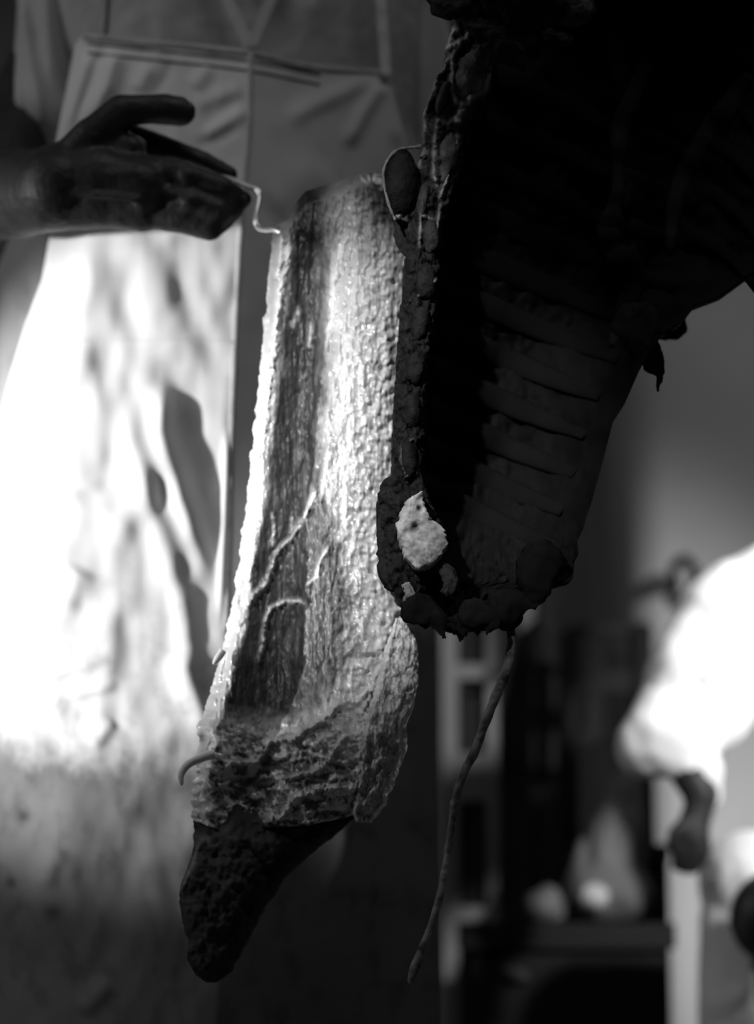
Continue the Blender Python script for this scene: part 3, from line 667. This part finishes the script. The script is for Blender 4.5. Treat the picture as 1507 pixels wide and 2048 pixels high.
V = [Vector((v.x, v.y+.01*fbm(v.x*20, v.z*8, 3), max(v.z, tz+.001))) for v in sk[0]]
tag(obj('cloth_sack', V, sk[1], M['cloth_grey']), 'limp grey cloth sack slumped against the chair on the dark bench', 'sack')
lump('rag', 1030, 1948, YT-.045, 30, .012, 14, 'rag', 'small dull rag stuck to the front of the dark bench', 'rag', .2, .3)
# chair
ch = thing('wooden_chair', P(1205, 2048, 4.5), 'dark high-backed wooden chair behind the bench, light wall showing between its rails', 'chair'); ch.location.z = 0; base[ch] = Vector(ch.location)
YC = 4.5
def tb(x, y, r, Y=YC): return (*P(x, y, Y), r)
def tb0(x, r): v = P(x, 1500, YC); return (v.x, YC, .002, r)
obj('back_post', *tube([tb(1142, 1262, .012), tb(1140, 1272, .022), tb(1136, 1500, .022), tb0(1134, .020)], 10), M['wood_dark'], ch)
obj('back_post', *tube([tb(1280, 1246, .012), tb(1281, 1256, .022), tb(1284, 1500, .022), tb0(1286, .020)], 10), M['wood_dark'], ch)
for y, h in ((1262, 18), (1368, 44), (1480, 26)): obj('back_rail', *bar(1135, y, YC, 1285, y-6, YC, h, .02), M['wood_dark'], ch, smooth=False)
obj('back_slat', *bar(1192, 1262, YC, 1186, 1480, YC, 26, .012), M['wood_dark'], ch, smooth=False)
a, b = P(1120, 1700, YC), P(1300, 1700, YC); obj('seat', *box(a.x, b.x, YC-.30, YC+.02, a.z-.03, a.z), M['wood_dark'], ch, smooth=False)
zs = a.z
for s in (a.x+.02, b.x-.02): obj('front_leg', *box(s-.018, s+.018, YC-.29, YC-.25, 0, zs-.03), M['wood_dark'], ch, smooth=False)
# dark coat on the wall
V, Fc, A = slab(lambda u, v: (lerp(poly([(0, 1070), (.06, 1030), (.3, 1000), (1, 985)], v), poly([(0, 1080), (.06, 1105), (.3, 1135), (1, 1150)], v), u), lerp(1235, 1880, v), 4.75-.05*math.sin(math.pi*u)-.015*math.sin(u*17+v*2)), 60, 60, lambda u, v: .05, None)
tag(obj('dark_coat', V, Fc, M['cloth_dark']), 'long dark coat hanging between the glazed door and the chair', 'coat')
pk = tag(obj('coat_peg', *tube([(*P(1075, 1245, 4.98), .008), (*P(1075, 1240, 4.72), .008), (*P(1075, 1225, 4.70), .010)], 8), M['wood_dark']), 'iron peg carrying the long dark coat', 'peg')
# curved iron hook on the pale wall
o = obj('wall_hook', *tube([(*P(x, y, Y), .010) for x, y, Y in smooth_path([(1352, 1178, 4.74), (1345, 1150, 4.66), (1352, 1128, 4.64), (1372, 1120, 4.64), (1388, 1145, 4.64), (1386, 1178, 4.66), (1370, 1196, 4.74)], 6)], 10, jit=.3), M['wood_dark'])
tag(o, 'curved dark iron hook fixed on the pale wall above the white sleeve', 'hook')

# ------------------------------------------------------------------ seated person in white at the right edge
YS = 3.6
S = []
S += limb([q(1760, 1800, YS+.05, 170), q(1720, 1500, YS+.05, 160), q(1640, 1180, YS+.02, 120)])
S += limb([q(1650, 1150, YS, 80), q(1640, 1000, YS-.01, 66)]); S.append(ball(P(1640, 880, YS-.02), .085, .075, .12, 26, 18)); S.append(ball(P(1600, 930, YS-.02), .05, .05, .06))
S += limb([q(1575, 880, YS-.02, 10), q(1548, 905, YS-.02, 16)])
S += limb([q(1560, 1210, YS-.12, 75), q(1340, 1470, YS-.2, 55), q(1402, 1590, YS-.21, 36), q(1392, 1640, YS-.21, 30)])
S += limb([q(1388, 1640, YS-.21, 32), q(1386, 1680, YS-.21, 32)])
for k, (dx, L) in enumerate(((-30, 66), (-11, 74), (9, 70), (27, 56))):
    S += limb([q(1388+dx*.7, 1670, YS-.21, 15), q(1384+dx, 1670+L*.55, YS-.22, 12), q(1380+dx, 1670+L, YS-.21, 10)])
S += limb([q(1375, 1640, YS-.22, 17), q(1346, 1665, YS-.23, 13), q(1338, 1692, YS-.23, 11)])
S += limb([q(1700, 1240, YS+.2, 75), q(1640, 1560, YS+.22, 60), q(1560, 1690, YS+.14, 40)])
S.append(ball(P(1535, 1710, YS+.12), .03, .02, .04))
S += limb([q(1760, 1860, YS-.06, 120), q(1500, 1790, YS-.14, 85), q(1490, 2030, YS-.12, 60), (*P(1485, 2024, YS-.12)[:2], .09, .045)])
S += limb([q(1760, 1860, YS+.14, 120), q(1560, 1810, YS+.16, 85), q(1570, 2030, YS+.16, 60), (*P(1570, 2024, YS+.16)[:2], .09, .045)])
for yy, xx in ((YS-.12, 1485), (YS+.16, 1570)):
    a = P(xx, 0, yy); S += limb([(a.x, yy, .05, .042), (a.x-.13, yy, .035, .032)])
V, Fc = fuse(S, .006, 5)
p2 = obj('person', V, Fc, M['skin']); tag(p2, 'person seated in bright white smock and trousers at the right edge', 'person')
sm_ = fuse(limb([q(1760, 1800, YS+.05, 195), q(1720, 1500, YS+.05, 190), q(1660, 1240, YS+.02, 165)])
           + limb([q(1570, 1180, YS-.10, 110), q(1470, 1260, YS-.12, 130), q(1400, 1370, YS-.16, 115), q(1322, 1478, YS-.2, 80), q(1300, 1490, YS-.2, 70)])
           + limb([q(1300, 1490, YS-.2, 62), q(1272, 1510, YS-.2, 40)]) + limb([q(1350, 1470, YS-.2, 80), q(1396, 1540, YS-.2, 52), q(1408, 1585, YS-.2, 40)])+limb([q(1490, 1230, YS-.1, 120), q(1410, 1410, YS-.15, 100), q(1360, 1450, YS-.17, 90)])
           + limb([q(1700, 1240, YS+.2, 100), q(1640, 1560, YS+.22, 85)]), .008, 5)
V = []
for v in sm_[0]:
    x, y = pix(v)
    d, t_ = segd(x, y, [(1325, 1425), (1370, 1385), (1400, 1370)]); g = .012*math.exp(-(d/16)**2)
    V.append(v+Vector((0, g+.012*fbm(v.x*9, v.z*9, 2), 0)))
obj('smock', V, sm_[1], M['cloth_white'], p2)
tr = fuse(limb([q(1770, 1870, YS-.06, 150), q(1500, 1765, YS-.14, 105), q(1462, 1850, YS-.14, 66), q(1468, 2048, YS-.12, 74), (P(1468, 0, YS-.12).x, YS-.12, .10, .06)])
          + limb([q(1770, 1870, YS+.14, 150), q(1575, 1800, YS+.16, 100), q(1560, 2048, YS+.16, 74), (P(1560, 0, YS+.16).x, YS+.16, .10, .06)]), .008, 5)
V = [v+Vector((0, .01*fbm(v.x*9, v.z*9, 5), 0)) for v in tr[0]]
obj('trousers', V, tr[1], M['cloth_white'], p2)
hr = ball(P(1655, 868, YS-.02), .088, .080, .115, 26, 18, .04); obj('hair', *fuse([hr], .008), M['hair'], p2)
# dark round pan in front of the white trousers
c = P(1562, 1836, 3.25); R = 95/F*3.25; V, Fc = [], []
prof = [(0, 0), (R*.75, 0), (R*.96, -.02), (R, -.035), (R*.96, -.035), (R*.92, -.02), (R*.72, .006), (0, .006)]
seg = 48
for r, dy in prof:
    for k in range(seg):
        t_ = 2*math.pi*k/seg; V.append(c+Vector((max(r, 1e-4)*math.cos(t_), -dy, max(r, 1e-4)*math.sin(t_)*1.0)))
for j in range(len(prof)-1):
    for k in range(seg): Fc.append((j*seg+k, j*seg+(k+1) % seg, (j+1)*seg+(k+1) % seg, (j+1)*seg+k))
pan = obj('round_pan', V, Fc, M['iron']); tag(pan, 'dark round pan standing on edge at the right edge before the white trousers', 'pan')
